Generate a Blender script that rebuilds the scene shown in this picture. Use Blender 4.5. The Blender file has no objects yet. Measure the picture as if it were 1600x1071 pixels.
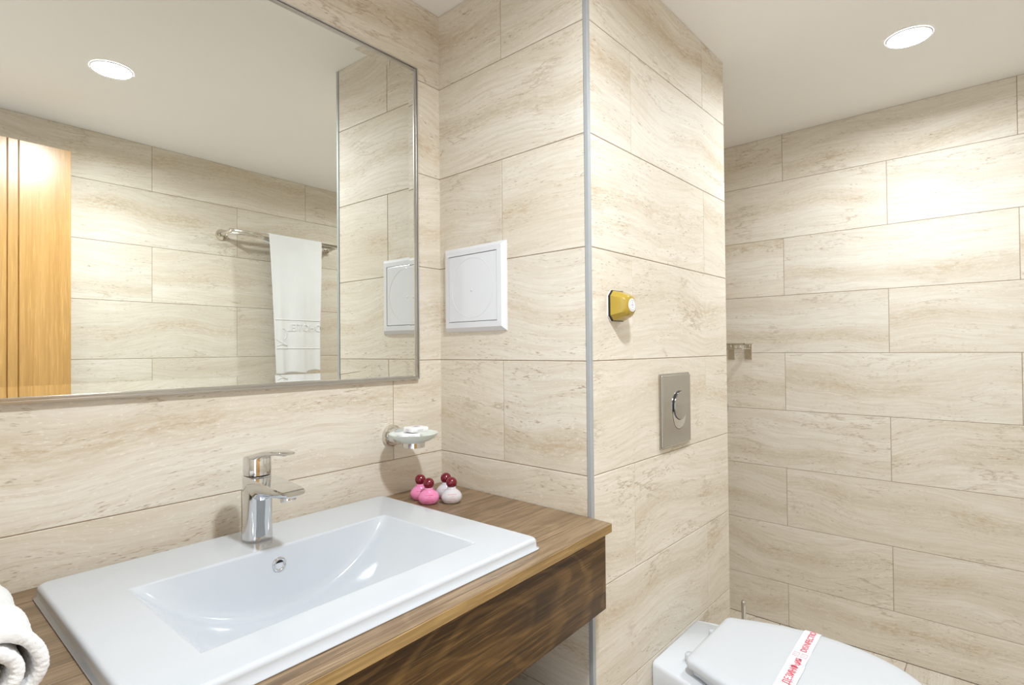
import bpy, bmesh, math, random
from mathutils import Vector, Matrix
random.seed(7)
scene = bpy.context.scene
COL = scene.collection
PI = math.pi

# ------------------------------------------------------------------ camera
cam_d = bpy.data.cameras.new('camera')
cam_d.sensor_fit = 'HORIZONTAL'; cam_d.sensor_width = 36.0
cam_d.lens = 851.87 * 36.0 / 1600.0
cam_d.clip_start = 0.02; cam_d.clip_end = 60
cam = bpy.data.objects.new('camera', cam_d); COL.objects.link(cam)
cF = Vector((0.744035, 0.668040, 0.011563)); cR = Vector((0.668135, -0.743986, -0.008936)); cU = Vector((-0.002633, -0.014374, 0.999893))
cP = Vector((-0.99063, -1.15438, 1.21137))
cam.matrix_world = Matrix(((cR.x, cU.x, -cF.x, cP.x), (cR.y, cU.y, -cF.y, cP.y), (cR.z, cU.z, -cF.z, cP.z), (0, 0, 0, 1)))
scene.camera = cam

# ------------------------------------------------------------------ world, exposure
world = bpy.data.worlds.new('world'); scene.world = world; world.use_nodes = True
world.node_tree.nodes['Background'].inputs[0].default_value = (0.85, 0.93, 1.0, 1)
world.node_tree.nodes['Background'].inputs[1].default_value = 1.3   # fill light added to brighten the room through the unseen doorway
LAMP_STRENGTH = 14.0     # glow of the diffuser itself
LAMP_WATTS = (6.5, 12.4)  # beam of the downlight by the toilet and of the one facing the vanity
LAMP_COLOR = (0.885, 0.955, 1.0, 1)
vs = scene.view_settings
vs.view_transform = 'Standard'; vs.look = 'None'; vs.gamma = 1.0; vs.use_curve_mapping = False
vs.exposure = 0.74
scene.cycles.max_bounces = 14; scene.cycles.diffuse_bounces = 8; scene.cycles.glossy_bounces = 8

# ------------------------------------------------------------------ room measures (metres)
TH = math.radians(1.9527)      # the mirror wall is slightly out of square
A, B, C, H, D = 0.4915, 0.7887, 1.5654, 2.138, 1.7008   # pillar depth, pillar length, right wall x, ceiling, front wall y
XL = -1.26                     # left wall
YN = 0.36                      # back of the shower niche
ROWS = [0, .183, .433, .683, .933, 1.183, 1.433, 1.683, 1.933, H]
TL = .753
def M2W(x, y, z=0.0):          # mirror-wall frame to world
    return Vector((x * math.cos(TH) - y * math.sin(TH), x * math.sin(TH) + y * math.cos(TH), z))

# ------------------------------------------------------------------ materials
class NT:
    def __init__(s, name):
        s.m = bpy.data.materials.new(name); s.m.use_nodes = True
        s.t = s.m.node_tree; s.b = s.t.nodes['Principled BSDF']
    def n(s, typ, **kw):
        nd = s.t.nodes.new(typ)
        for k, v in kw.items():
            if k.startswith('i_'):
                key = k[2:]; key = int(key) if key.isdigit() else key.replace('_', ' ')
                nd.inputs[key].default_value = v
            else: setattr(nd, k, v)
        return nd
    def l(s, a, b): s.t.links.new(a, b)
    def math(s, op, a, b=None, clamp=False):
        nd = s.n('ShaderNodeMath', operation=op, use_clamp=clamp)
        for i, v in enumerate((a, b)):
            if v is None: continue
            if isinstance(v, (int, float)): nd.inputs[i].default_value = v
            else: s.l(v, nd.inputs[i])
        return nd.outputs[0]
    def mix(s, fac, a, b, blend='MIX'):
        nd = s.n('ShaderNodeMix', data_type='RGBA', blend_type=blend)
        if isinstance(fac, (int, float)): nd.inputs[0].default_value = fac
        else: s.l(fac, nd.inputs[0])
        for i, v in ((6, a), (7, b)):
            if isinstance(v, tuple): nd.inputs[i].default_value = v if len(v) == 4 else v + (1,)
            else: s.l(v, nd.inputs[i])
        return nd.outputs[2]
    def ramp(s, fac, stops, interp='LINEAR'):
        nd = s.n('ShaderNodeValToRGB'); cr = nd.color_ramp; cr.interpolation = interp
        while len(cr.elements) < len(stops): cr.elements.new(.5)
        for e, (p, c) in zip(cr.elements, stops):
            e.position = p; e.color = (c, c, c, 1) if isinstance(c, (int, float)) else c + (1,)
        s.l(fac, nd.inputs[0]); return nd.outputs[0]
    def noise(s, vec, scale, detail=4, rough=.55, dist=0.0):
        nd = s.n('ShaderNodeTexNoise'); nd.inputs['Scale'].default_value = scale
        nd.inputs['Detail'].default_value = detail; nd.inputs['Roughness'].default_value = rough
        nd.inputs['Distortion'].default_value = dist
        s.l(vec, nd.inputs['Vector']); return nd.outputs['Fac']
    def mapping(s, vec, scale=(1, 1, 1), loc=(0, 0, 0), rot=(0, 0, 0)):
        nd = s.n('ShaderNodeMapping'); nd.inputs['Scale'].default_value = scale
        nd.inputs['Location'].default_value = loc; nd.inputs['Rotation'].default_value = rot
        s.l(vec, nd.inputs['Vector']); return nd.outputs[0]
    def bump(s, h, strength, dist=.001):
        nd = s.n('ShaderNodeBump'); nd.inputs['Strength'].default_value = strength; nd.inputs['Distance'].default_value = dist
        s.l(h, nd.inputs['Height']); s.l(nd.outputs[0], s.b.inputs['Normal'])

def simple(name, col, rough=.5, metal=0.0, spec=.5, coat=0.0, noise_amt=0.03, nscale=40, trans=0.0, ior=1.45, sss=0.0):
    k = NT(name); b = k.b
    b.inputs['Roughness'].default_value = rough; b.inputs['Metallic'].default_value = metal
    b.inputs['Specular IOR Level'].default_value = spec; b.inputs['Coat Weight'].default_value = coat
    b.inputs['Coat Roughness'].default_value = .05; b.inputs['IOR'].default_value = ior
    b.inputs['Transmission Weight'].default_value = trans
    if sss:
        b.inputs['Subsurface Weight'].default_value = sss; b.inputs['Subsurface Radius'].default_value = (.006, .004, .003); b.inputs['Subsurface Scale'].default_value = 1
    tc = k.n('ShaderNodeTexCoord')
    f = k.noise(tc.outputs['Object'], nscale, 3)
    lo = tuple(c * (1 - noise_amt) for c in col); hi = tuple(min(1, c * (1 + noise_amt)) for c in col)
    k.l(k.ramp(f, [(.3, lo), (.7, hi)]), b.inputs['Base Color'])
    return k.m

def travertine(name, axis='z', base=(.71, .660, .576), tintamt=1.0, rough=.58):
    """porcelain tile printed with horizontal travertine veins, a different cut on every tile"""
    k = NT(name)
    tc = k.n('ShaderNodeTexCoord'); oi = k.n('ShaderNodeObjectInfo')
    sep = k.n('ShaderNodeSeparateXYZ'); k.l(tc.outputs['Object'], sep.inputs[0])
    u = sep.outputs[0]; v = sep.outputs[2] if axis == 'z' else sep.outputs[1]
    rnd = oi.outputs['Random']
    r1 = k.math('MULTIPLY', rnd, 91.7); r2 = k.math('MULTIPLY', k.math('FRACT', k.math('MULTIPLY', rnd, 37.31)), 53.0)
    flip = k.math('SUBTRACT', k.math('MULTIPLY', k.math('GREATER_THAN', k.math('FRACT', k.math('MULTIPLY', rnd, 13.7)), .5), 2.0), 1.0)
    uu = k.math('ADD', k.math('MULTIPLY', u, flip), r1); vv = k.math('ADD', v, 0.0)
    cb = k.n('ShaderNodeCombineXYZ'); k.l(uu, cb.inputs[0]); k.l(r2, cb.inputs[1]); k.l(vv, cb.inputs[2]); P = cb.outputs[0]
    # slow undulation of the beds
    w = k.noise(k.mapping(P, (2.0, 1, 2.2)), 1.0, 1.5, .45)
    w2 = k.noise(k.mapping(P, (9, 1, 9)), 1.0, 3, .55)
    dv = k.math('ADD', k.math('MULTIPLY', k.math('SUBTRACT', w, .5), .20), k.math('MULTIPLY', k.math('SUBTRACT', w2, .5), .009))
    vw = k.math('ADD', vv, dv)
    cb2 = k.n('ShaderNodeCombineXYZ'); k.l(uu, cb2.inputs[0]); k.l(r2, cb2.inputs[1]); k.l(vw, cb2.inputs[2]); Q = cb2.outputs[0]
    bands = k.noise(k.mapping(Q, (1.1, 1, 13)), 1.0, 5, .6)
    streak = k.noise(k.mapping(Q, (6, 1, 120)), 1.0, 5, .65)
    fine = k.noise(k.mapping(Q, (22, 1, 420)), 1.0, 3, .6)
    col = k.ramp(bands, [(.30, (base[0]*.93, base[1]*.90, base[2]*.86)), (.48, base), (.70, (min(1, base[0]*1.10), base[1]*1.12, base[2]*1.16))])
    col = k.mix(k.math('MULTIPLY', k.ramp(streak, [(.44, 0.0), (.68, 1.0)]), .42), col, (base[0]*.74, base[1]*.66, base[2]*.55), 'MIX')
    col = k.mix(k.math('MULTIPLY', k.ramp(fine, [(.35, 1.0), (.62, 0.0)]), .30), col, (base[0]*.78, base[1]*.72, base[2]*.64), 'MIX')
    # one brownish seam per tile with grainy texture
    seamc = k.math('ABSOLUTE', k.math('SUBTRACT', k.math('ADD', vw, k.math('MULTIPLY', k.math('SUBTRACT', k.math('FRACT', k.math('MULTIPLY', rnd, 71.3)), .5), .14)), 0.0))
    seam = k.ramp(seamc, [(0.0, 1.0), (.045, 0.0)])
    grain = k.noise(k.mapping(Q, (40, 1, 150)), 1.0, 5, .7)
    sm = k.math('MULTIPLY', seam, k.ramp(grain, [(.38, .15), (.66, 1.0)]))
    gate = k.ramp(k.noise(k.mapping(P, (2.6, 1, 1)), 1.0, 2), [(.36, 0.15), (.6, 1.0)])
    col = k.mix(k.math('MULTIPLY', k.math('MULTIPLY', sm, gate), .9), col, (base[0]*.70, base[1]*.58, base[2]*.43))
    # second, thinner seam: a sharp hairline
    hl = k.noise(k.mapping(P, (1.6, 1, 7.5)), 1.0, 7, .62)
    hair = k.ramp(k.math('ABSOLUTE', k.math('SUBTRACT', hl, .5)), [(0.0, 1.0), (.010, 0.0)])
    hgate = k.ramp(k.noise(k.mapping(P, (5, 1, 5)), 1.0, 2), [(.48, 0.0), (.64, 1.0)])
    col = k.mix(k.math('MULTIPLY', k.math('MULTIPLY', hair, hgate), .60), col, (base[0]*.48, base[1]*.36, base[2]*.25))
    # pits and short dark dashes
    pit = k.noise(k.mapping(Q, (60, 1, 380)), 1.0, 2, .5)
    pg = k.noise(k.mapping(Q, (6, 1, 26)), 1.0, 2, .5)
    pm = k.math('MULTIPLY', k.ramp(pit, [(.60, 0.0), (.71, 1.0)]), k.ramp(pg, [(.48, 0.0), (.60, 1.0)]))
    col = k.mix(k.math('MULTIPLY', pm, .72), col, (base[0]*.42, base[1]*.29, base[2]*.18))
    # pale flecks
    fl = k.noise(k.mapping(Q, (110, 1, 300)), 1.0, 2, .5)
    col = k.mix(k.math('MULTIPLY', k.ramp(fl, [(.62, 0.0), (.74, 1.0)]), .45), col, (.88, .83, .75))
    # tile to tile tone
    tone = k.math('ADD', .965, k.math('MULTIPLY', k.math('FRACT', k.math('MULTIPLY', rnd, 5.77)), .07))
    hs = k.n('ShaderNodeHueSaturation'); k.l(tone, hs.inputs['Value']); k.l(col, hs.inputs['Color'])
    k.l(hs.outputs[0], k.b.inputs['Base Color'])
    k.b.inputs['Roughness'].default_value = rough; k.b.inputs['Specular IOR Level'].default_value = .42
    k.bump(k.math('ADD', k.math('MULTIPLY', pm, -1.0), k.math('MULTIPLY', fine, .25)), .12, .0006)
    return k.m

def wood(name, light, mid, dark, grain_axis=0, scale=1.0, rough=.38, knots=True, spec=.4, seed=0.0, ringamt=.22, bigs=14, veinamt=.42):
    k = NT(name); tc = k.n('ShaderNodeTexCoord')
    sc = [1, 1, 1]
    P = k.mapping(tc.outputs['Object'], tuple(scale for _ in sc), (seed, seed * .7, seed * .3))
    s1 = [bigs] * 3; s1[grain_axis] = 1.3
    s2 = [150, 150, 150]; s2[grain_axis] = 5.0
    s3 = [330, 330, 330]; s3[grain_axis] = 10.0
    wv = [3.2, 3.2, 3.2]; wv[grain_axis] = 1.6
    big = k.noise(k.mapping(P, tuple(s1)), 1.0, 5, .6, .8)
    mid_n = k.noise(k.mapping(P, tuple(s2)), 1.0, 4, .6, .3)
    fin = k.noise(k.mapping(P, tuple(s3)), 1.0, 3, .6)
    # cathedral rings from a warped distance field
    warp = k.noise(k.mapping(P, tuple(wv)), 1.0, 3, .5)
    ring = k.math('SINE', k.math('MULTIPLY', warp, 95.0))
    rr = k.ramp(ring, [(.0, 0.0), (1.0, 1.0)])
    col = k.ramp(big, [(.28, dark), (.5, mid), (.74, light)])
    col = k.mix(k.math('MULTIPLY', k.ramp(k.math('ADD', k.math('MULTIPLY', ring, .5), .5), [(.72, 0.0), (1.0, 1.0)]), ringamt), col, tuple(min(1, c * 1.25) for c in light))
    col = k.mix(k.math('MULTIPLY', k.ramp(mid_n, [(.44, 0.0), (.64, 1.0)]), veinamt), col, tuple(c * .62 for c in dark))
    col = k.mix(k.math('MULTIPLY', k.ramp(fin, [(.54, 0.0), (.68, 1.0)]), .5), col, tuple(min(1, c * 1.35) for c in light))
    if knots:
        kv = [7, 7, 7]; kv[grain_axis] = 3.0
        vor = k.n('ShaderNodeTexVoronoi'); vor.inputs['Scale'].default_value = 1.0; vor.inputs['Randomness'].default_value = 1.0
        k.l(k.mapping(P, tuple(kv), (.13, .4, .2)), vor.inputs['Vector'])
        kn = k.ramp(vor.outputs['Distance'], [(.05, 1.0), (.24, 0.0)])
        col = k.mix(k.math('MULTIPLY', kn, .72), col, tuple(c * .30 for c in dark))
    k.l(col, k.b.inputs['Base Color'])
    k.b.inputs['Roughness'].default_value = rough; k.b.inputs['Specular IOR Level'].default_value = spec
    k.bump(mid_n, .12, .0005)
    return k.m

def terry(name, col=(.76, .765, .775), scale=420):
    k = NT(name); tc = k.n('ShaderNodeTexCoord')
    f = k.noise(tc.outputs['Object'], scale, 3, .7); g = k.noise(tc.outputs['Object'], 18, 3)
    k.l(k.ramp(g, [(.3, tuple(c * .97 for c in col)), (.7, col)]), k.b.inputs['Base Color'])
    k.b.inputs['Roughness'].default_value = .95; k.b.inputs['Specular IOR Level'].default_value = .1
    k.b.inputs['Sheen Weight'].default_value = .25
    k.bump(f, .5, .0012); return k.m

MAT = {}
MAT['tile'] = travertine('travertine_tile')
MAT['floor_tile'] = travertine('travertine_floor_tile', 'y', (.71, .66, .58), rough=.4)
MAT['grout'] = simple('grout', (.34, .26, .185), .9, nscale=300, noise_amt=.1)
MAT['ceiling'] = simple('ceiling_paint', (.86, .855, .845), .75, spec=.25, noise_amt=.01, nscale=3)
MAT['plaster'] = simple('hall_plaster', (.78, .76, .72), .8, spec=.2)
MAT['trim_metal'] = simple('anodised_trim', (.40, .42, .44), .55, metal=.25, nscale=60)
MAT['frame_metal'] = simple('mirror_frame_metal', (.55, .54, .53), .28, metal=1.0)
MAT['chrome'] = simple('chrome', (.70, .705, .715), .06, metal=1.0, noise_amt=.01)
MAT['nickel'] = simple('warm_polished_steel', (.74, .71, .65), .12, metal=1.0, noise_amt=.01)
MAT['plate_chrome'] = simple('matt_chrome', (.49, .48, .46), .13, metal=1.0, noise_amt=.02)
MAT['black'] = simple('black_rubber', (.012, .012, .014), .5)
MAT['dark_hole'] = simple('dark_hollow', (.02, .02, .025), .6)
MAT['ceramic'] = simple('white_ceramic', (.525, .553, .595), .12, spec=.5, coat=.25, noise_amt=.004)
MAT['toilet_plastic'] = simple('white_toilet_plastic', (.60, .63, .675), .2, spec=.5, coat=.2, noise_amt=.004)
MAT['toilet_ceramic'] = simple('white_toilet_ceramic', (.66, .69, .735), .12, spec=.5, coat=.25, noise_amt=.004)
MAT['silicone'] = simple('silicone', (.72, .72, .70), .5)
MAT['panel_white'] = simple('access_panel_plastic', (.70, .71, .75), .16, spec=.5, noise_amt=.006)
MAT['yellow'] = simple('mustard_plastic', (.40, .275, .035), .28, spec=.5, coat=.3)
MAT['label_white'] = simple('white_label', (.82, .82, .84), .4)
MAT['print_grey'] = simple('grey_print', (.36, .36, .40), .6)
MAT['print_red'] = simple('red_print', (.78, .07, .11), .6, noise_amt=.15, nscale=900)
MAT['print_pink'] = simple('pink_print', (.80, .40, .52), .6)
MAT['paper'] = simple('white_paper', (.74, .73, .77), .7, spec=.2)
MAT['cap'] = simple('crimson_cap', (.16, .002, .016), .14, spec=.5, coat=.5)
MAT['soap_wrap'] = simple('soap_wrapper', (.84, .84, .86), .35)
MAT['terry'] = terry('white_terry')
MAT['terry_flat'] = terry('white_woven_band', (.75, .755, .765), 900)
MAT['counter'] = wood('oak_counter', (.31, .215, .128), (.215, .14, .077), (.125, .072, .033), 0, 1.0, .34, False, .5, 1.3, .2, 22, .6)
MAT['edge'] = wood('oak_edge_band', (.40, .27, .115), (.33, .21, .08), (.24, .145, .05), 0, 1.0, .42, False)
MAT['apron'] = wood('dark_oak_apron', (.17, .095, .030), (.088, .044, .010), (.040, .018, .003), 0, 1.0, .42, True, .3, 4.4, .4, 24, .7)
MAT['door'] = wood('honey_door_veneer', (.58, .335, .115), (.53, .295, .09), (.47, .25, .07), 2, 1.0, .3, False, .6, 2.2, 0.0, 70, .22)
MAT['door'].node_tree.nodes['Principled BSDF'].inputs['Coat Weight'].default_value = .8
MAT['door'].node_tree.nodes['Principled BSDF'].inputs['Coat Roughness'].default_value = .3
MAT['door_groove'] = wood('door_groove_wood', (.40, .19, .04), (.34, .15, .03), (.28, .12, .02), 2, 1.0, .4, False)

k = NT('mirror_silver'); k.b.inputs['Base Color'].default_value = (.80, .81, .76, 1); k.b.inputs['Metallic'].default_value = 1.0
k.b.inputs['Roughness'].default_value = 0.0
tc = k.n('ShaderNodeTexCoord'); f_ = k.noise(tc.outputs['Object'], 2.0, 2)
k.l(k.ramp(f_, [(.3, (.835, .845, .80)), (.7, (.845, .85, .81))]), k.b.inputs['Base Color']); MAT['mirror'] = k.m

k = NT('frosted_glass'); k.b.inputs['Base Color'].default_value = (.88, .93, .90, 1)
k.b.inputs['Roughness'].default_value = .38; k.b.inputs['Transmission Weight'].default_value = .35; k.b.inputs['IOR'].default_value = 1.3
tc = k.n('ShaderNodeTexCoord'); f_ = k.noise(tc.outputs['Object'], 300, 2); k.bump(f_, .15, .0003); MAT['frosted'] = k.m

k = NT('led_diffuser'); k.b.inputs['Base Color'].default_value = (.9, .9, .9, 1)
k.b.inputs['Emission Color'].default_value = LAMP_COLOR; k.b.inputs['Emission Strength'].default_value = LAMP_STRENGTH
MAT['led'] = k.m

def bottle_mat(name, col, pr):
    k = NT(name); tc = k.n('ShaderNodeTexCoord'); sep = k.n('ShaderNodeSeparateXYZ'); k.l(tc.outputs['Object'], sep.inputs[0])
    x, y, z = sep.outputs
    # four short lines of fine lettering across the front of the bottle
    per = .0048
    zz = k.math('DIVIDE', k.math('SUBTRACT', z, .0065), per)
    line = k.math('LESS_THAN', k.math('ABSOLUTE', k.math('SUBTRACT', k.math('FRACT', zz), .5)), .17)
    inz = k.math('MULTIPLY', k.math('GREATER_THAN', zz, 0.0), k.math('LESS_THAN', zz, 4.0))
    row = k.math('FLOOR', zz)
    half = k.math('ADD', .0055, k.math('MULTIPLY', k.math('FRACT', k.math('MULTIPLY', k.math('ADD', row, 1.3), .62)), .006))
    inx = k.math('LESS_THAN', k.math('ABSOLUTE', x), half)
    cb = k.n('ShaderNodeCombineXYZ'); k.l(k.math('MULTIPLY', x, 1500.0), cb.inputs[0]); k.l(k.math('MULTIPLY', row, 9.3), cb.inputs[1])
    letters = k.math('GREATER_THAN', k.noise(cb.outputs[0], 1.0, 1), .44)
    front = k.math('LESS_THAN', y, 0.0)
    m = k.math('MULTIPLY', k.math('MULTIPLY', line, inz), k.math('MULTIPLY', k.math('MULTIPLY', inx, letters), front))
    k.l(k.mix(k.math('MULTIPLY', m, .7), col, pr), k.b.inputs['Base Color'])
    k.b.inputs['Roughness'].default_value = .15; k.b.inputs['Subsurface Weight'].default_value = .5
    k.b.inputs['Subsurface Radius'].default_value = (.008, .006, .006); k.b.inputs['Subsurface Scale'].default_value = 1.0
    k.b.inputs['Coat Weight'].default_value = .3
    return k.m
MAT['pink'] = bottle_mat('pink_gel_bottle', (.80, .27, .49), (.55, .04, .16))
MAT['pearl'] = bottle_mat('pearl_white_bottle', (.66, .64, .67), (.66, .22, .22))

# ------------------------------------------------------------------ geometry helpers
def link(name, me, mat, parent=None, loc=None, rotz=None, smooth=False):
    if mat and not me.materials: me.materials.append(MAT[mat] if isinstance(mat, str) else mat)
    if smooth:
        for p in me.polygons: p.use_smooth = True
    o = bpy.data.objects.new(name, me); COL.objects.link(o)
    if parent is not None: o.parent = parent
    if loc is not None: o.location = loc
    if rotz is not None: o.rotation_euler = (0, 0, rotz)
    return o
def pym(name, verts, faces):
    me = bpy.data.meshes.new(name); me.from_pydata([tuple(v) for v in verts], [], faces); me.validate(); me.update()
    bm = bmesh.new(); bm.from_mesh(me); bmesh.ops.recalc_face_normals(bm, faces=bm.faces[:]); bm.to_mesh(me); bm.free()
    return me
def boxm(name, x0, x1, y0, y1, z0, z1, bev=0.0, seg=2):
    bm = bmesh.new(); bmesh.ops.create_cube(bm, size=1)
    for v in bm.verts: v.co = Vector(((x0 + x1) / 2 + v.co.x * (x1 - x0), (y0 + y1) / 2 + v.co.y * (y1 - y0), (z0 + z1) / 2 + v.co.z * (z1 - z0)))
    if bev > 0: bmesh.ops.bevel(bm, geom=bm.edges[:], offset=bev, segments=seg, affect='EDGES', profile=.5)
    me = bpy.data.meshes.new(name); bm.to_mesh(me); bm.free(); return me
def multi(name, boxes, bev=0.0):
    bm = bmesh.new()
    for b in boxes:
        r = bmesh.ops.create_cube(bm, size=1); x0, x1, y0, y1, z0, z1 = b
        for v in r['verts']: v.co = Vector(((x0 + x1) / 2 + v.co.x * (x1 - x0), (y0 + y1) / 2 + v.co.y * (y1 - y0), (z0 + z1) / 2 + v.co.z * (z1 - z0)))
    if bev: bmesh.ops.bevel(bm, geom=bm.edges[:], offset=bev, segments=2, affect='EDGES', profile=.5)
    me = bpy.data.meshes.new(name); bm.to_mesh(me); bm.free(); return me
def loft(name, loops, cap0=True, cap1=True, closed=True):
    n = len(loops[0]); vs_ = [p for lp in loops for p in lp]; fs = []
    for i in range(len(loops) - 1):
        for j in range(n if closed else n - 1):
            j2 = (j + 1) % n; fs.append((i * n + j, i * n + j2, (i + 1) * n + j2, (i + 1) * n + j))
    if cap0: fs.append(tuple(range(n)))
    if cap1: fs.append(tuple(range((len(loops) - 1) * n, len(loops) * n)))
    return pym(name, vs_, fs)
def lathe(name, prof, n=40, axis='z', sx=1.0, sy=1.0, cap0=True, cap1=True):
    loops = []
    for r, h in prof:
        lp = []
        for i in range(n):
            t = 2 * PI * i / n; a_, b_ = r * math.cos(t) * sx, r * math.sin(t) * sy
            lp.append((a_, b_, h) if axis == 'z' else ((a_, -h, b_) if axis == '-y' else (h, a_, b_)))
        loops.append(lp)
    return loft(name, loops, cap0, cap1)
def tube(name, pts, r, n=14, closed=False):
    pts = [Vector(p) for p in pts]; loops = []; m = len(pts); prev = None
    for i, p in enumerate(pts):
        if closed: t = pts[(i + 1) % m] - pts[i - 1]
        else: t = pts[min(i + 1, m - 1)] - pts[max(i - 1, 0)]
        t.normalize()
        if prev is None:
            up = Vector((0, 0, 1)) if abs(t.z) < .9 else Vector((1, 0, 0)); nrm = t.cross(up).normalized()
        else: nrm = (prev - t * prev.dot(t)).normalized()
        prev = nrm; bn = t.cross(nrm)
        rr = r[i] if isinstance(r, (list, tuple)) else r
        loops.append([p + (nrm * math.cos(2 * PI * j / n) + bn * math.sin(2 * PI * j / n)) * rr for j in range(n)])
    if closed: loops.append(loops[0]); return loft(name, loops, False, False)
    return loft(name, loops)
def rrect(x0, x1, y0, y1, r, z=0.0, n=8):
    out = []
    for cx, cy, a0 in ((x1 - r, y1 - r, 0), (x0 + r, y1 - r, 90), (x0 + r, y0 + r, 180), (x1 - r, y0 + r, 270)):
        for i in range(n + 1):
            t = math.radians(a0 + 90 * i / n); out.append((cx + r * math.cos(t), cy + r * math.sin(t), z))
    return out
def smooth_by_angle(o, deg=35):
    me = o.data
    for p in me.polygons: p.use_smooth = True
    bm = bmesh.new(); bm.from_mesh(me)
    for e in bm.edges:
        if len(e.link_faces) == 2: e.smooth = e.calc_face_angle(0) < math.radians(deg)
    bm.to_mesh(me); bm.free(); return o
def tag(o, label=None, cat=None, group=None, kind=None):
    if label: o['label'] = label
    if cat: o['category'] = cat
    if group: o['group'] = group
    if kind: o['kind'] = kind
    return o
def empty(name, loc, rotz=0.0):
    o = bpy.data.objects.new(name, None); o.empty_display_size = .05; COL.objects.link(o)
    o.location = loc; o.rotation_euler = (0, 0, rotz); return o
def text_mesh(body, size, extrude=.0004, ax='CENTER', res=3):
    cu = bpy.data.curves.new('lettering', 'FONT'); cu.body = body; cu.size = size; cu.extrude = extrude
    cu.align_x = ax; cu.align_y = 'CENTER'; cu.resolution_u = res
    to = bpy.data.objects.new('lettering_tmp', cu); COL.objects.link(to)
    dg = bpy.context.evaluated_depsgraph_get(); dg.update()
    me = bpy.data.meshes.new_from_object(to.evaluated_get(dg))
    bpy.data.objects.remove(to); return me
def xform(me, M):
    me.transform(M); me.update(); return me

# ------------------------------------------------------------------ structure: walls with individual tiles
_tiles = {}
def tile_mesh(w, h):
    key = (round(w, 3), round(h, 3))
    if key in _tiles: return _tiles[key]
    hw, hh = w / 2, h / 2; c = .0009; d1, d2 = .0006, .004
    vs_ = []
    for (a_, b_, y) in ((hw - c, hh - c, 0), (hw, hh, d1), (hw, hh, d2)):
        vs_ += [(-a_, y, -b_), (a_, y, -b_), (a_, y, b_), (-a_, y, b_)]
    fs = [(0, 1, 2, 3), (11, 10, 9, 8)]
    for r_ in (0, 4):
        for i in range(4): j = (i + 1) % 4; fs.append((r_ + i, r_ + 4 + i, r_ + 4 + j, r_ + j))
    me = pym('tile', vs_, fs); me.materials.append(MAT['tile']); _tiles[key] = me; return me
G = .0018
def tile_wall(wall, s0, s1, joint_even, joint_odd, openings=(), joint_top=None):
    """wall: the backing object; its local x runs along the wall, -y faces the room"""
    for k_ in range(len(ROWS) - 1):
        z0, z1 = ROWS[k_], ROWS[k_ + 1]
        j0 = joint_odd if k_ % 2 else joint_even
        if joint_top is not None and k_ == len(ROWS) - 2: j0 = joint_top
        cuts = [s0, s1]
        n = math.floor((s0 - j0) / TL) + 1
        while j0 + n * TL < s1 - .004:
            if j0 + n * TL > s0 + .004: cuts.append(j0 + n * TL)
            n += 1
        cuts.sort()
        pieces = [(cuts[i], cuts[i + 1], z0, z1) for i in range(len(cuts) - 1)]
        for (o0, o1, oz) in openings:                 # doorway: full-height opening up to oz
            new = []
            for (p0, p1, q0, q1) in pieces:
                if p1 <= o0 or p0 >= o1 or q0 >= oz: new.append((p0, p1, q0, q1)); continue
                if p0 < o0: new.append((p0, o0, q0, q1))
                if p1 > o1: new.append((o1, p1, q0, q1))
                if q1 > oz + .01: new.append((max(p0, o0), min(p1, o1), oz, q1))
            pieces = new
        for (p0, p1, q0, q1) in pieces:
            w_, h_ = p1 - p0 - G, q1 - q0 - G
            if w_ < .006 or h_ < .006: continue
            t = bpy.data.objects.new('tile', tile_mesh(w_, h_)); COL.objects.link(t); t.parent = wall
            t.location = ((p0 + p1) / 2, 0, (q0 + q1) / 2)
def wall(name, loc, rot, s0, s1, thick=.1, opening=None, z1=H):
    y0, y1 = .0015, thick
    if opening:
        o0, o1, oz = opening
        me = multi(name, [(s0, o0, y0, y1, 0, z1), (o1, s1, y0, y1, 0, z1), (o0, o1, y0, y1, oz, z1)])
    else: me = boxm(name, s0, s1, y0, y1, 0, z1)
    w = link(name, me, 'grout', None, loc, rot); w['kind'] = 'structure'; return w

w = wall('wall_back', (0, 0, 0), TH, XL - .06, .0, .1); tag(w, 'travertine tiled wall behind the vanity and mirror')
tile_wall(w, XL - .06, .003, -.163, -.5395, joint_top=-.62)
w = wall('wall_pillar_left', (0, 0, 0), -PI / 2, -.02, A - .006, .05); tag(w, 'travertine tiled side wall carrying the white access panel')
tile_wall(w, -.003, A - .010, .235, .235 + 20)
w = wall('wall_pillar_front', (0, -A, 0), 0, .006, B - .004, .05); tag(w, 'travertine tiled wall above the toilet with flush plate')
tile_wall(w, .002, B - .0005, .617, .187)
w = wall('wall_pillar_right', (B, -A, 0), PI / 2, .006, YN + A, .05); tag(w, 'tiled return wall of the shower niche')
tile_wall(w, .0005, YN + A - .001, .30, .68)
w = wall('wall_niche_back', (0, YN, 0), 0, B, C, .1); tag(w, 'tiled back wall of the shower niche')
tile_wall(w, B + .001, C - .001, .9, 1.28)
w = wall('wall_right', (C, 0, 0), -PI / 2, -YN - .1, D + .1, .1); tag(w, 'travertine tiled right wall beyond the toilet')
tile_wall(w, -YN, D, .453, .8297)
w = wall('wall_front', (0, -D, 0), PI, -C - .0, -XL + .1, .1); tag(w, 'travertine tiled wall opposite the mirror')
tile_wall(w, -C, -XL, .135, -.2415)
DO = (-1.640, -.830)           # doorway in the left wall (world y)
w = wall('wall_left', (XL, 0, 0), PI / 2, -D - .1, .1, .1, (DO[0], DO[1], 2.03)); tag(w, 'tiled left wall with the doorway')
tile_wall(w, -D, -.05, -.3, -.68, ((DO[0], DO[1], 2.03),))

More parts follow.
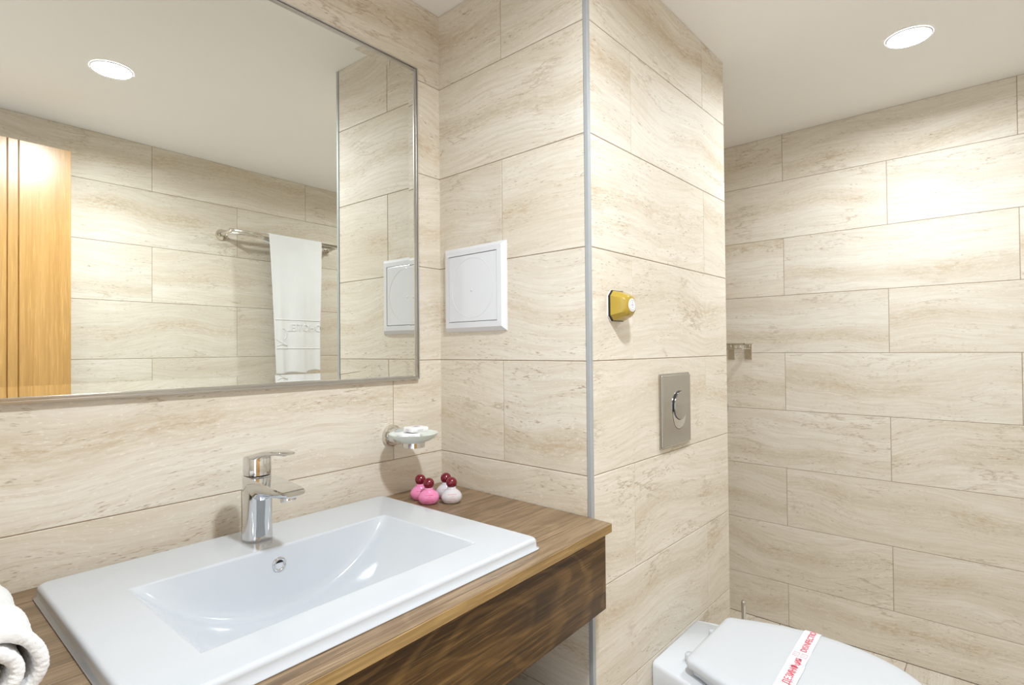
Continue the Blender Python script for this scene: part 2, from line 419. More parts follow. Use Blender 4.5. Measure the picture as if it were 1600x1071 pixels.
o = link('ceiling', boxm('ceiling', XL - .2, C + .1, -D - .1, YN + .1, H, H + .1), 'ceiling'); tag(o, 'plain off-white painted ceiling', kind='structure')
fl = link('floor', boxm('floor', XL - .1, C + .1, -D - .1, YN + .1, -.1, -.0015), 'grout'); tag(fl, 'travertine tiled floor', kind='structure')
fx, fy = 1.453, -.8685; FT = .45; _f = {}
def ftile(w_, d_):
    key = (round(w_, 3), round(d_, 3))
    if key not in _f:
        hw, hd = w_ / 2, d_ / 2; c = .001
        vs_ = []
        for a_, b_, z in ((hw - c, hd - c, 0), (hw, hd, -.0007), (hw, hd, -.004)): vs_ += [(-a_, -b_, z), (a_, -b_, z), (a_, b_, z), (-a_, b_, z)]
        fs = [(0, 1, 2, 3), (11, 10, 9, 8)]
        for r_ in (0, 4):
            for i in range(4): j = (i + 1) % 4; fs.append((r_ + i, r_ + 4 + i, r_ + 4 + j, r_ + j))
        me = pym('floor_tile', vs_, fs); me.materials.append(MAT['floor_tile']); _f[key] = me
    return _f[key]
def cuts(a_, b_, j, step):
    out = [a_, b_]; n = math.floor((a_ - j) / step) + 1
    while j + n * step < b_ - .005:
        if j + n * step > a_ + .005: out.append(j + n * step)
        n += 1
    return sorted(out)
xs, ys = cuts(XL, C, fx, FT), cuts(-D, YN, fy, FT)
for i in range(len(xs) - 1):
    for j in range(len(ys) - 1):
        if xs[i] >= -.001 and xs[i + 1] <= B and ys[j] >= -A: continue
        t = bpy.data.objects.new('floor_tile', ftile(xs[i + 1] - xs[i] - .003, ys[j + 1] - ys[j] - .003)); COL.objects.link(t); t.parent = fl
        t.location = ((xs[i] + xs[i + 1]) / 2, (ys[j] + ys[j + 1]) / 2, 0)

# metal corner trim of the pillar
o = link('trim_1', boxm('trim_1', -.0015, .0095, -A - .0015, -A + .0095, 0, H - .001, .0012, 2), 'trim_metal'); tag(o, 'grey metal corner trim strip between the tiled walls', kind='structure')

# ------------------------------------------------------------------ door leaf folded open against the front wall
def make_door():
    x0, x1 = -1.235, -.437; yb, yf = -D + .012, -D + .050; zt = 2.018
    d = empty('door_1', (x0, yb, 0)); tag(d, 'honey-coloured wooden door leaf with vertical grooves, standing open', 'door', kind='structure')
    w_, t = x1 - x0, yf - yb
    gx = [w_ - .158, w_ - .190, .190, .158]          # groove positions from hinge
    gw = .004
    edges = [w_] + gx + [0]
    link('door_core', boxm('door_core', 0.0005, w_ - .0005, 0, t - .004, .008, zt), 'door_groove', d)
    for i in range(len(edges) - 1):
        b_ = edges[i] - (gw / 2 if i > 0 else 0); a_ = edges[i + 1] + (gw / 2 if i < len(edges) - 2 else 0)
        link('door_board', boxm('door_board', a_, b_, t - .0042, t, .008, zt, .0009, 2), 'door', d)
    h = link('door_handle', tube('door_handle', [(w_ - .06, t, 1.0), (w_ - .06, t + .045, 1.0), (w_ - .075, t + .055, 1.0), (w_ - .18, t + .055, 1.0)], .009), 'chrome', d, smooth=True)
    link('rosette', lathe('rosette', [(.026, 0), (.026, .007), (.022, .009)], 32, '-y'), 'chrome', h, (w_ - .06, t, 1.0), PI)
make_door()

# ------------------------------------------------------------------ downlights
def downlight(x, y, watts, label):
    e = empty('ceiling_downlight', (x, y, H)); tag(e, label, 'light', 'ceiling downlights')
    link('bezel', lathe('bezel', [(.0545, -.0005), (.0545, -.0035), (.0555, -.0042), (.0570, -.0038), (.0590, -.0005)], 64, 'z', cap0=False, cap1=False), 'label_white', e, smooth=True)
    link('diffuser', lathe('diffuser', [(.0005, -.0040), (.030, -.0040), (.0545, -.0036), (.0545, -.0012)], 64, 'z', cap0=True, cap1=False), 'led', e)
    ld = bpy.data.lights.new('downlight_beam', 'AREA'); ld.shape = 'DISK'; ld.size = .105; ld.energy = watts; ld.color = LAMP_COLOR[:3]; ld.spread = math.radians(168)
    lo = bpy.data.objects.new('downlight_beam', ld); COL.objects.link(lo); lo.parent = e; lo.location = (0, 0, -.0055)
downlight(1.023, -.960, LAMP_WATTS[0], 'round lit downlight in the ceiling above the toilet')
downlight(-.471, -1.045, LAMP_WATTS[1], 'round lit downlight seen in the mirror, in the ceiling facing the vanity')

# ------------------------------------------------------------------ mirror
def make_mirror():
    x0, x1, z0, z1 = -1.22, -.087, 1.1345, 1.9560
    e = empty('wall_mirror', M2W(0, 0, 0), TH); tag(e, 'large rectangular mirror with a slim metal frame on the wall above the basin', 'mirror')
    fw = .0095
    for (p, q) in (((x0, z0), (x1, z0)), ((x1, z0), (x1, z1)), ((x1, z1), (x0, z1)), ((x0, z1), (x0, z0))):
        # mitred aluminium profile: proud outer lip, groove, lower inner lip
        sxp = 1 if p[0] == x0 else -1; szp = 1 if p[1] == z0 else -1; sxq = 1 if q[0] == x0 else -1; szq = 1 if q[1] == z0 else -1
        prof = [(0, 0), (0, -.0130), (.0030, -.0130), (.0036, -.0098), (.0052, -.0098), (.0058, -.0115), (.0084, -.0115), (fw, -.0070), (fw, 0)]
        v = []
        for d_, y in prof: v += [(p[0] + sxp * d_, y, p[1] + szp * d_), (q[0] + sxq * d_, y, q[1] + szq * d_)]
        n_ = len(prof); fs = [(2 * i, 2 * i + 1, 2 * i + 3, 2 * i + 2) for i in range(n_ - 1)] + [(2 * n_ - 2, 2 * n_ - 1, 1, 0), tuple(2 * i for i in range(n_)), tuple(2 * i + 1 for i in range(n_))]
        link('frame_rail', pym('frame_rail', v, fs), 'frame_metal', e)
    bw = .0165; rise = bw * math.tan(math.radians(3.1)); yb = -.006
    X0, X1, Z0, Z1 = x0 + fw, x1 - fw, z0 + fw, z1 - fw
    vs_ = [(X0, yb - rise, Z0), (X1, yb - rise, Z0), (X1, yb - rise, Z1), (X0, yb - rise, Z1),
           (X0 + bw, yb, Z0 + bw), (X1 - bw, yb, Z0 + bw), (X1 - bw, yb, Z1 - bw), (X0 + bw, yb, Z1 - bw)]
    # the flat field sits on its own vertices so that shading stays flat
    link('mirror_glass', pym('mirror_glass', vs_[4:] + [(v[0], -.001, v[2]) for v in vs_[4:]], [(0, 1, 2, 3), (4, 7, 6, 5), (0, 4, 5, 1), (1, 5, 6, 2), (2, 6, 7, 3), (3, 7, 4, 0)]), 'mirror', e)
    for a_, b_ in ((0, 1), (1, 2), (2, 3), (3, 0)):
        q = [vs_[a_], vs_[b_], vs_[b_ + 4], vs_[a_ + 4]]
        bk = [(v[0], -.001, v[2]) for v in q]
        link('bevel_strip', pym('bevel_strip', q + bk, [(0, 1, 2, 3), (4, 7, 6, 5), (0, 4, 5, 1), (1, 5, 6, 2), (2, 6, 7, 3), (3, 7, 4, 0)]), 'mirror', e)
make_mirror()

# ------------------------------------------------------------------ vanity
KZ = .846
BX0, BX1, BY0, BY1 = -.866, -.229, -.517, -.041      # basin outline in the mirror-wall frame
BT = .867
def make_vanity():
    e = empty('vanity_unit', M2W(0, 0, 0), TH); tag(e, 'wall-hung oak vanity counter with dark apron board under the basin', 'vanity')
    def W2M(x, y): return (x * math.cos(TH) + y * math.sin(TH), -x * math.sin(TH) + y * math.cos(TH))
    xl = XL + .045
    yf = -.5445; xf = -.026; SL = math.atan(.02)         # front edge runs very slightly out of parallel
    def yfront(x): return yf + .02 * (x - xf)
    c1 = W2M(-.0025, -.001); c2 = W2M(-.0025, -A + .002); c2b = W2M(-.003, -A - .003)
    outer = [(xl, yfront(xl)), (xf, yf), c2b, c2, c1, (xl, -.001)]
    hole = [(BX0 + .03, BY0 + .03), (BX1 - .03, BY0 + .03), (BX1 - .03, BY1 - .03), (BX0 + .03, BY1 - .03)]
    bm = bmesh.new()
    t0 = KZ - .018
    def ring(z):
        return [bm.verts.new((x, y, z)) for x, y in outer], [bm.verts.new((x, y, z)) for x, y in hole]
    ot, ht = ring(KZ); ob, hb = ring(t0)
    for o_, h_ in ((ot, ht), (ob, hb)):
        for q in ((o_[0], o_[1], h_[1], h_[0]), (o_[1], o_[2], h_[1]), (o_[2], o_[3], h_[1]), (o_[3], o_[4], h_[2], h_[1]), (o_[4], o_[5], h_[3], h_[2]), (o_[5], o_[0], h_[0], h_[3])): bm.faces.new(q)
    for lst_t, lst_b in ((ot, ob), (ht, hb)):
        n = len(lst_t)
        for i in range(n): bm.faces.new((lst_t[i], lst_t[(i + 1) % n], lst_b[(i + 1) % n], lst_b[i]))
    bmesh.ops.recalc_face_normals(bm, faces=bm.faces[:])
    me = bpy.data.meshes.new('countertop'); bm.to_mesh(me); bm.free()
    link('countertop', me, 'counter', e)
    Lf = math.hypot(xf - xl, yf - yfront(xl))
    link('edge_band', boxm('edge_band', -Lf, -.0003, -.0012, .0002, t0 + .0002, KZ - .0003, .0005, 1), 'edge', e, (xf, yf, 0), SL)
    ex, ey = c2b[0] - xf, c2b[1] - yf
    link('edge_band', boxm('edge_band', 0, math.hypot(ex, ey), -.0012, .0002, t0 + .0002, KZ - .0003, .0005, 1), 'edge', e, (xf, yf, 0), math.atan2(ey, ex))
    link('apron_board', boxm('apron_board', -Lf, -.0105, .0085, .0265, .671, t0 - .0002, .0006, 1), 'apron', e, (xf, yf, 0), SL)
    link('shade_panel', boxm('shade_panel', xl, xl + .018, yfront(xl) + .03, -.004, .0005, t0 - .0005, .0008, 1), 'apron', e)  # unseen panel, run down to the floor to block doorway light
    cb = link('shade_box', boxm('shade_box', xl + .019, -.375, yf + .045, -.004, .09, .62, .0015, 1), 'apron', e)  # unseen box added to keep light off the wall under the counter
    for q in range(2):
        wd = (-.375 - xl - .019) / 2; x0 = xl + .019 + q * wd
        dr = link('shade_box_front', boxm('shade_box_front', x0 + .0015, x0 + wd - .0015, yf + .027, yf + .0448, .092, .618, .0012, 1), 'apron', cb)  # fronts of the added shading box, out of view
    link('shade_shelf', boxm('shade_shelf', -.374, -.024, yf + .03, -.004, .34, .358, .0008, 1), 'apron', e)  # unseen board added to stop floor bounce below the apron
    link('bracket', boxm('bracket', -.10, -.082, yf + .03, -.004, .70, t0 - .0005, .0008, 1), 'apron', e)
make_vanity()

def make_basin():
    e = empty('wash_basin', M2W(0, 0, KZ), TH); tag(e, 'rectangular white ceramic drop-in basin set into the oak counter', 'sink')
    cx, cy = (-.778 - .329) / 2, (-.182 - .441) / 2
    hx, hy = (.778 - .329) / 2, (.441 - .182) / 2
    top = BT - KZ; depth = .105
    def bowl_z(x, y):
        u_ = min(1.0, abs((x - cx) / hx)); v_ = min(1.0, abs((y - cy) / hy))
        fu = (1 - u_ ** 2.3) ** .98                      # cylinder-like trough: arc from side to side
        fv = 1 - max(0.0, (v_ - .80) / .20) ** 2.8       # steep front and back walls
        tiltf = 1.0
        return top - depth * fu * fv * tiltf
    NX, NY = 64, 44
    U = [math.sin(PI / 2 * (-1 + 2 * i / NX)) for i in range(NX + 1)]
    V = [math.sin(PI / 2 * (-1 + 2 * j / NY)) for j in range(NY + 1)]
    per = [(i, 0) for i in range(NX)] + [(NX, j) for j in range(NY)] + [(i, NY) for i in range(NX, 0, -1)] + [(0, j) for j in range(NY, 0, -1)]
    def rect_loop(x0, x1, y0, y1, r, z):
        mx, my, ax_, ay_ = (x0 + x1) / 2, (y0 + y1) / 2, (x1 - x0) / 2, (y1 - y0) / 2; out = []
        for i, j in per:
            p = Vector((U[i] * ax_, V[j] * ay_)); q = Vector((max(-ax_ + r, min(ax_ - r, p.x)), max(-ay_ + r, min(ay_ - r, p.y))))
            d_ = p - q
            if d_.length > 1e-9: p = q + d_.normalized() * r
            out.append((mx + p.x, my + p.y, z))
        return out
    def R(dx, r, z): return rect_loop(BX0 - dx, BX1 + dx, BY0 - dx, BY1 + dx, r, z)
    def O(d_, r, z): return rect_loop(cx - hx - d_, cx + hx + d_, cy - hy - d_, cy + hy + d_, r, z)
    loops = [R(-.004, .012, .0004), R(-.0002, .014, .0006), R(-.0002, .014, .0022), R(-.0042, .012, .0040), R(-.0042, .012, top - .0068)]
    for i in range(1, 7):
        t = i / 6 * PI / 2; loops.append(R(-.0042 - .006 * (1 - math.cos(t)), .013, top - .0068 + .0068 * math.sin(t)))
    loops += [R(-.0112, .012, top), R(-.013, .012, top), R(-.03, .012, top), O(.012, .012, top), O(.006, .008, top), O(.0035, .006, top), O(.0015, .004, top - .0003)]
    bm = bmesh.new(); rings = [[bm.verts.new(p) for p in lp] for lp in loops]
    grid = []
    for j in range(NY + 1):
        row = []
        for i in range(NX + 1):
            x, y = cx + hx * U[i], cy + hy * V[j]; row.append(bm.verts.new((x, y, bowl_z(x, y) - .0010)))
        grid.append(row)
    rings.append([grid[j][i] for i, j in per])
    m_ = len(per)
    for a_, b_ in zip(rings, rings[1:]):
        for q in range(m_): bm.faces.new((a_[q], a_[(q + 1) % m_], b_[(q + 1) % m_], b_[q]))
    for j in range(NY):
        for i in range(NX): bm.faces.new((grid[j][i], grid[j][i + 1], grid[j + 1][i + 1], grid[j + 1][i]))
    bmesh.ops.recalc_face_normals(bm, faces=bm.faces[:])
    me = bpy.data.meshes.new('bowl'); bm.to_mesh(me); bm.free()
    o = link('bowl', me, 'ceramic', e, smooth=True)
    # silicone bead round the rim
    # overflow
    ov = link('overflow_ring', lathe('overflow_ring', [(.0075, -.004), (.0078, .0015), (.0095, .0028), (.0118, .0022), (.0128, 0), (.0128, -.004)], 36, '-y', cap0=False, cap1=False), 'chrome', e, (-.5565, -.1855, .836 - KZ), smooth=True)
    link('overflow_hole', lathe('overflow_hole', [(.008, -.003), (.008, -.0008)], 28, '-y'), 'dark_hole', ov)
    link('drain', lathe('drain', [(.001, .004), (.018, .0035), (.021, .002), (.0215, -.003)], 36, 'z'), 'chrome', e, (cx, cy, top - depth + .001), smooth=True)
make_basin()

def make_faucet():
    e = empty('basin_faucet', M2W(-.561, -.112, BT), TH); tag(e, 'chrome single-lever mixer tap on the basin deck', 'faucet')
    # oval column flaring into the wedge spout
    def oval(rx, ry, cy_, z, n=40, p=2.4):
        lp = []
        for i in range(n):
            t = 2 * PI * i / n; c_, s_ = math.cos(t), math.sin(t)
            lp.append((rx * math.copysign(abs(c_) ** (2 / p), c_), cy_ + ry * math.copysign(abs(s_) ** (2 / p), s_), z))
        return lp
    prof = [(.0245, .0255, 0, 0), (.0255, .0265, 0, .0015), (.0255, .0265, 0, .006), (.0247, .0258, -.0002, .012), (.0240, .0252, -.0005, .03), (.0236, .0255, -.001, .055), (.0236, .0258, -.0015, .075), (.0238, .0262, -.002, .100), (.0238, .0262, -.002, .1155), (.0225, .0250, -.002, .1172)]
    smooth_by_angle(link('column', loft('column', [oval(*q) for q in prof]), 'chrome', e), 40)
    # spout: sections from the column forward (towards -y), flat top, curved belly
    secs = []
    def sec(y, hw, zt, zb, r):
        lp = []
        pts = [(-hw, zt - .002), (-hw + .002, zt), (hw - .002, zt), (hw, zt - .002)]
        for x, z in pts: lp.append((x, y, z))
        m = 14
        for i in range(m + 1):
            t = PI * i / m; lp.append((hw * math.cos(t), y, (zt - .004) - (zt - .004 - zb) * math.sin(t) ** .8))
        return lp
    S = [(-.004, .0234, .1168, .060), (-.022, .0236, .1164, .070), (-.034, .0237, .1156, .080), (-.05, .0237, .1146, .0855), (-.075, .0235, .1130, .0875), (-.10, .0231, .1112, .0900), (-.118, .0226, .1098, .0920), (-.128, .0216, .1090, .0945), (-.135, .0196, .1080, .0975), (-.139, .0160, .1070, .1005)]
    smooth_by_angle(link('spout', loft('spout', [sec(y, hw, zt, zb, 0) for y, hw, zt, zb in S]), 'chrome', e), 32)
    a_ = link('aerator', lathe('aerator', [(.0122, .004), (.0128, -.0035), (.0118, -.0052), (.0104, -.0052)], 32, 'z', cap1=False), 'chrome', e, (0, -.114, .0925), smooth=True)
    a_.rotation_euler = (math.radians(-14), 0, 0)
    link('aerator_mesh', lathe('aerator_mesh', [(.0105, -.003), (.0105, -.0042)], 28, 'z'), 'dark_hole', a_)
    # handle cartridge cover with slanting top
    lo = []
    for q in ((.0205, .0215, 0, .1176), (.0225, .0235, 0, .1188), (.0228, .0238, 0, .124)): lo.append([(x, y - .001, z) for x, y, z in oval(*q)])
    def topz(y): return .1545 - .18 * (y - (-.001) - 0) * 1.0 - .0
    lo.append([(x, y - .001, .150 - .13 * y) for x, y, z in oval(.0226, .0237, 0, 0)])
    lo.append([(x, y - .001, .1535 - .13 * y) for x, y, z in oval(.0205, .0215, 0, 0)])
    lo.append([(x, y - .001, .1550 - .13 * y) for x, y, z in oval(.015, .016, 0, 0)])
    h = link('handle', loft('handle', lo), 'chrome', e); smooth_by_angle(h, 40)
    # lever tongue
    sec2 = []
    for y, hw, z, th_ in ((.006, .0195, .1535, .006), (-.012, .0205, .1565, .009), (-.026, .0200, .1620, .0135), (-.042, .0190, .1660, .0120), (-.062, .0178, .1692, .0098), (-.085, .0164, .1712, .0080), (-.104, .0148, .1715, .0066), (-.116, .0122, .1712, .0050), (-.1205, .0076, .1708, .0036)):
        lp = []
        for i in range(20):
            t = 2 * PI * i / 20; c_, s_ = math.cos(t), math.sin(t)
            lp.append((hw * math.copysign(abs(c_) ** .6, c_), y, z - th_ / 2 + th_ / 2 * math.copysign(abs(s_) ** .7, s_)))
        sec2.append(lp)
    smooth_by_angle(link('lever', loft('lever', sec2), 'chrome', h), 45)
    ind = link('hot_cold_mark', lathe('hot_cold_mark', [(.0022, 0), (.0022, .0006), (.0015, .0008)], 18, 'z'), 'frame_metal', h, (0, -.07, .1692))
make_faucet()

# ------------------------------------------------------------------ soap dish on the mirror wall, with soap packets
DX, DY, DZ = -.171, -.088, .996
def make_soap_dish():
    e = empty('soap_dish', M2W(DX, 0, DZ), TH); tag(e, 'chrome wall bracket holding a frosted glass soap dish beside the mirror', 'soap dish')
    smooth_by_angle(link('rosette', lathe('rosette', [(.0275, 0), (.0275, .006), (.0262, .009), (.0225, .0105), (.0215, .0105)], 44, '-y'), 'nickel', e), 40)
    smooth_by_angle(link('post', lathe('post', [(.0205, .010), (.0205, .032), (.0195, .034)], 40, '-y'), 'chrome', e), 40)
    # band ring that carries the dish
    rr = .0265; n = 48; lp = []
    for (r_, z_) in ((rr, -.0195), (rr, -.004), (rr - .003, -.004), (rr - .003, -.0195), (rr, -.0195)):
        lp.append([(r_ * math.cos(2 * PI * i / n), r_ * math.sin(2 * PI * i / n), z_) for i in range(n)])
    smooth_by_angle(link('ring', loft('ring', lp, False, False), 'chrome', e, (0, DY, 0)), 30)
    prof = [(.001, -.0075), (.020, -.0078), (.0245, -.0095), (.0280, -.0072), (.040, -.0030), (.052, .0050), (.0585, .0125), (.0596, .0140), (.0580, .0142), (.0565, .0128), (.050, .0072), (.038, .0008), (.022, -.0030), (.001, -.0034)]
    smooth_by_angle(link('glass_dish', lathe('glass_dish', prof, 56, 'z'), 'frosted', e, (0, DY, 0)), 50)
make_soap_dish()
def soap_packet(x, y, z, rz, tilt, label, roll=0.0):
    e = empty('soap_packet', M2W(x, y, z), TH + rz); e.rotation_euler = (roll, tilt, TH + rz); tag(e, label, 'soap', 'wrapped soaps in the glass dish')
    w_, d_, h_ = .050, .036, .0125
    loops = []
    for s, zz in ((.90, 0), (1.0, .0022), (1.0, h_ - .0022), (.93, h_)):
        loops.append(rrect(-w_ / 2 * s, w_ / 2 * s, -d_ / 2 * s, d_ / 2 * s, .003, zz, 4))
    smooth_by_angle(link('wrapper', loft('wrapper', loops), 'soap_wrap', e), 40)
    # printed oval emblem and lines
    pts = [(.0105 * math.cos(2 * PI * i / 32), .0062 * math.sin(2 * PI * i / 32), h_ + .0002) for i in range(32)]
    link('emblem', tube('emblem', pts, .00035, 6, True), 'print_grey', e)
    pts = [(.0058 * math.cos(t) * (1 - t / 14), .0030 * math.sin(t) * (1 - t / 14), h_ + .0002) for t in [i * .4 for i in range(26)]]
    link('emblem', tube('emblem', pts, .0003, 6), 'print_grey', e)
    link('print_lines', multi('print_lines', [(-.0085, .0085, -d_ / 2 - .0002, -d_ / 2 + .0002, .0038 + q * .0026, .0046 + q * .0026) for q in range(2)]), 'print_grey', e)
    link('print_lines', multi('print_lines', [(-w_ / 2 - .0002, -w_ / 2 + .0002, -.007, .007, .0038 + q * .0026, .0046 + q * .0026) for q in range(2)]), 'print_grey', e)
soap_packet(DX - .016, DY + .004, DZ + .0030, math.radians(-8), math.radians(3), 'white wrapped soap leaning underneath at the rosette side of the glass dish')
soap_packet(DX + .006, DY - .001, DZ + .0162, math.radians(-4), math.radians(2), 'white wrapped soap with oval emblem lying on top in the glass dish')

# ------------------------------------------------------------------ toiletry bottles
def bottle(x, y, mat, label, rz):
    e = empty('toiletry_bottle', M2W(x, y, KZ), TH + rz); tag(e, label, 'bottle', 'little bottles with crimson ball caps')
    n = 36; prof = [(.011, 0), (.0165, .0008), (.0205, .0038), (.0240, .0095), (.0250, .0145), (.0240, .0200), (.0205, .0258), (.0150, .0305), (.0112, .0332), (.0102, .0355), (.0102, .0385)]
    loops = []
    for r_, z_ in prof:
        q = min(1.0, max(0.0, (z_ - .026) / .008)); sy = .74 * (1 - q) + 1.0 * q
        loops.append([(r_ * math.cos(2 * PI * i / n), r_ * sy * math.sin(2 * PI * i / n), z_) for i in range(n)])
    link('bottle_body', loft('bottle_body', loops), mat, e, smooth=True)
    R_ = .0130; zc = .0482; pr = []
    for i in range(15):
        t = -PI / 2 * .72 + (PI / 2 * 1.72 - .02) * i / 14
        pr.append((R_ * math.cos(t), zc + R_ * math.sin(t)))
    link('ball_cap', lathe('ball_cap', [(.0085, .0372)] + pr, 32, 'z'), 'cap', e, smooth=True)
va = math.radians(-38)      # bottles turned towards the room
bottle(-.153, -.090, 'pink', 'pink bottle with crimson ball cap, rear one next to the mirror wall', va)
bottle(-.165, -.134, 'pink', 'pink bottle with crimson ball cap, front one nearest the basin', va)
bottle(-.103, -.127, 'pearl', 'pearl white bottle with crimson ball cap, rear one half hidden', va)
bottle(-.126, -.171, 'pearl', 'pearl white bottle with crimson ball cap, front one with red lettering', va)

# ------------------------------------------------------------------ rolled hand towel on the counter
def rolled_towel():
    e = empty('rolled_towel', M2W(-.963, -.236, KZ + .0005), TH + math.radians(1.5)); tag(e, 'white terry towel loosely rolled up on the counter left of the basin', 'towel')
    N, turns = 170, 2.9; L0, L1 = -.150, .160; T = .0122
    # spiral cross-section (x,z) squashed onto the counter
    def spiral(f, y):
        a_ = f * turns * 2 * PI - 1.15
        r_ = .010 + (.0565 - .010) * f
        wob = 1 + .05 * math.sin(3 * a_ + y * 9) * (1 - .6 * f) + .012 * math.sin(5.3 * a_ + 1 + y * 16)
        x = r_ * wob * math.cos(a_) * 1.12; z = r_ * wob * math.sin(a_) * .80
        return x, z
    bm = bmesh.new(); NY = 40; grid = []
    for j in range(NY + 1):
        y = L0 + (L1 - L0) * j / NY; row = []
        for i in range(N + 1):
            f = i / N; x, z = spiral(f, y)
            yy = y + (.006 * math.sin(f * 9) + .004 * math.sin(f * 31)) * (1 if j in (0, NY) else .3)
            x += .0014 * math.sin(y * 60 + f * 14); z += .0012 * math.sin(y * 75 + f * 23)
            z = max(z, -.0435 + T / 2 + .0006)
            row.append(bm.verts.new((x, yy, z + .0442)))
        grid.append(row)
    for j in range(NY):
        for i in range(N): bm.faces.new((grid[j][i], grid[j][i + 1], grid[j + 1][i + 1], grid[j + 1][i]))
    me = bpy.data.meshes.new('towel_cloth'); bm.to_mesh(me); bm.free()
    o = link('towel_cloth', me, 'terry', e, smooth=True)
    s = o.modifiers.new('thickness', 'SOLIDIFY'); s.thickness = T; s.offset = 0
    b = o.modifiers.new('soft', 'SUBSURF'); b.levels = 2; b.render_levels = 2
    tx = bpy.data.textures.new('terry_lumps', 'CLOUDS'); tx.noise_scale = .0030; tx.noise_depth = 2
    d = o.modifiers.new('lumps', 'DISPLACE'); d.texture = tx; d.strength = .0022; d.mid_level = .5
    # woven border stripes near the outer edge
rolled_towel()

# ------------------------------------------------------------------ access panel on the pillar side
def access_panel():
    e = empty('access_panel', (0, -.1385, 1.369), -PI / 2); tag(e, 'white square plastic access panel on the tiled wall', 'access panel')
    hw, hh = .1125, .1115
    iw0, iw1, ih0, ih1 = -.0915, .0885, -.0865, .0895
    # frame as four mitred sloping rails
    O = [(-hw, -hh), (hw, -hh), (hw, hh), (-hw, hh)]; I = [(iw0, ih0), (iw1, ih0), (iw1, ih1), (iw0, ih1)]
    for i in range(4):
        j = (i + 1) % 4
        def pt(p, y): return (p[0], y, p[1])
        def lerp(p, q, t): return (p[0] + (q[0] - p[0]) * t, p[1] + (q[1] - p[1]) * t)
        a0, b0 = O[i], O[j]; a1, b1 = lerp(O[i], I[i], .12), lerp(O[j], I[j], .12); a2, b2 = lerp(O[i], I[i], .42), lerp(O[j], I[j], .42); a3, b3 = I[i], I[j]
        prof = [(a0, b0, 0), (a0, b0, -.003), (a1, b1, -.0050), (a2, b2, -.0115), (a3, b3, -.0125), (a3, b3, 0)]
        v = []; 
        for p, q, y in prof: v += [pt(p, y), pt(q, y)]
        fs = [(2 * r_, 2 * r_ + 1, 2 * r_ + 3, 2 * r_ + 2) for r_ in range(5)] + [(10, 11, 1, 0), (0, 2, 4, 6, 8, 10), (1, 3, 5, 7, 9, 11)]
        link('frame_rail', pym('frame_rail', v, fs), 'panel_white', e)
    g = .0014
    d = link('panel_door', boxm('panel_door', iw0 + g, iw1 - g, -.0115, -.001, ih0 + g, ih1 - g, .0009, 2), 'panel_white', e)
    link('door_gap_shade', boxm('door_gap_shade', iw0, iw1, -.003, -.0005, ih0, ih1), 'dark_hole', e)  # dark sheet painted in as the shade of the gap round the door
    link('moulding_mark', lathe('moulding_mark', [(.0035, 0), (.0033, .0004), (.001, .0006)], 20, '-y'), 'panel_white', d, (-.003, -.0115, -.005), smooth=True)
    # large faint circular reflection on the door, put into the shape as a ring
    pts = [(-.0015 + .078 * math.cos(2 * PI * i / 72), -.01135, .0015 + .078 * math.sin(2 * PI * i / 72)) for i in range(72)]
    link('reflection_ring', tube('reflection_ring', pts, .0007, 6, True), 'panel_white', d, smooth=True)
access_panel()

# ------------------------------------------------------------------ flush plate above the toilet
def flush_plate():
    e = empty('flush_plate', (.402, -A, 1.0435), 0); tag(e, 'rectangular chrome flush plate with two round push buttons on the tiled wall', 'flush plate')
    hw, hh = .0875, .0985
    loops = []
    for s, y in ((0, 0), (0, -.004), (.0012, -.0055), (.0040, -.0056), (.0040, -.0066), (.0042, -.0086), (.0062, -.0105)):
        loops.append([(x, y, z) for x, z, _ in rrect(-hw + s, hw - s, -hh + s, hh - s, .004, 0, 5)])
    smooth_by_angle(link('plate', loft('plate', loops), 'plate_chrome', e), 30)
    def disc(name, cx, cz, r_, y0, y1, par, mat='plate_chrome'):
        pr = [(r_, y0), (r_, y1 - .0012), (r_ - .0012, y1 - .0002), (r_ * .8, y1), (r_ * .4, y1 + .0006)]
        return smooth_by_angle(link(name, lathe(name, pr, 56, '-y'), mat, par, (cx, 0, cz)), 35)
    disc('button_gap_shade', .011, -.0145, .0396, .010, .0112, e, 'dark_hole')  # near-black disc paints the shade in the gap round the button
    disc('half_flush_button', .011, -.0145, .0380, .0100, .0120, e, 'chrome')
    disc('button_gap_shade', .012, .0105, .0398, .010, .0134, e, 'dark_hole')  # same painted gap shade for the upper button
    f = disc('full_flush_button', .012, .0105, .0378, .0100, .0165, e)
    link('logo', multi('logo', [(-.003, .0, -.0156, -.0150, .012, .014), (.001, .004, -.0156, -.0150, .012, .014)]), 'frame_metal', f)
flush_plate()

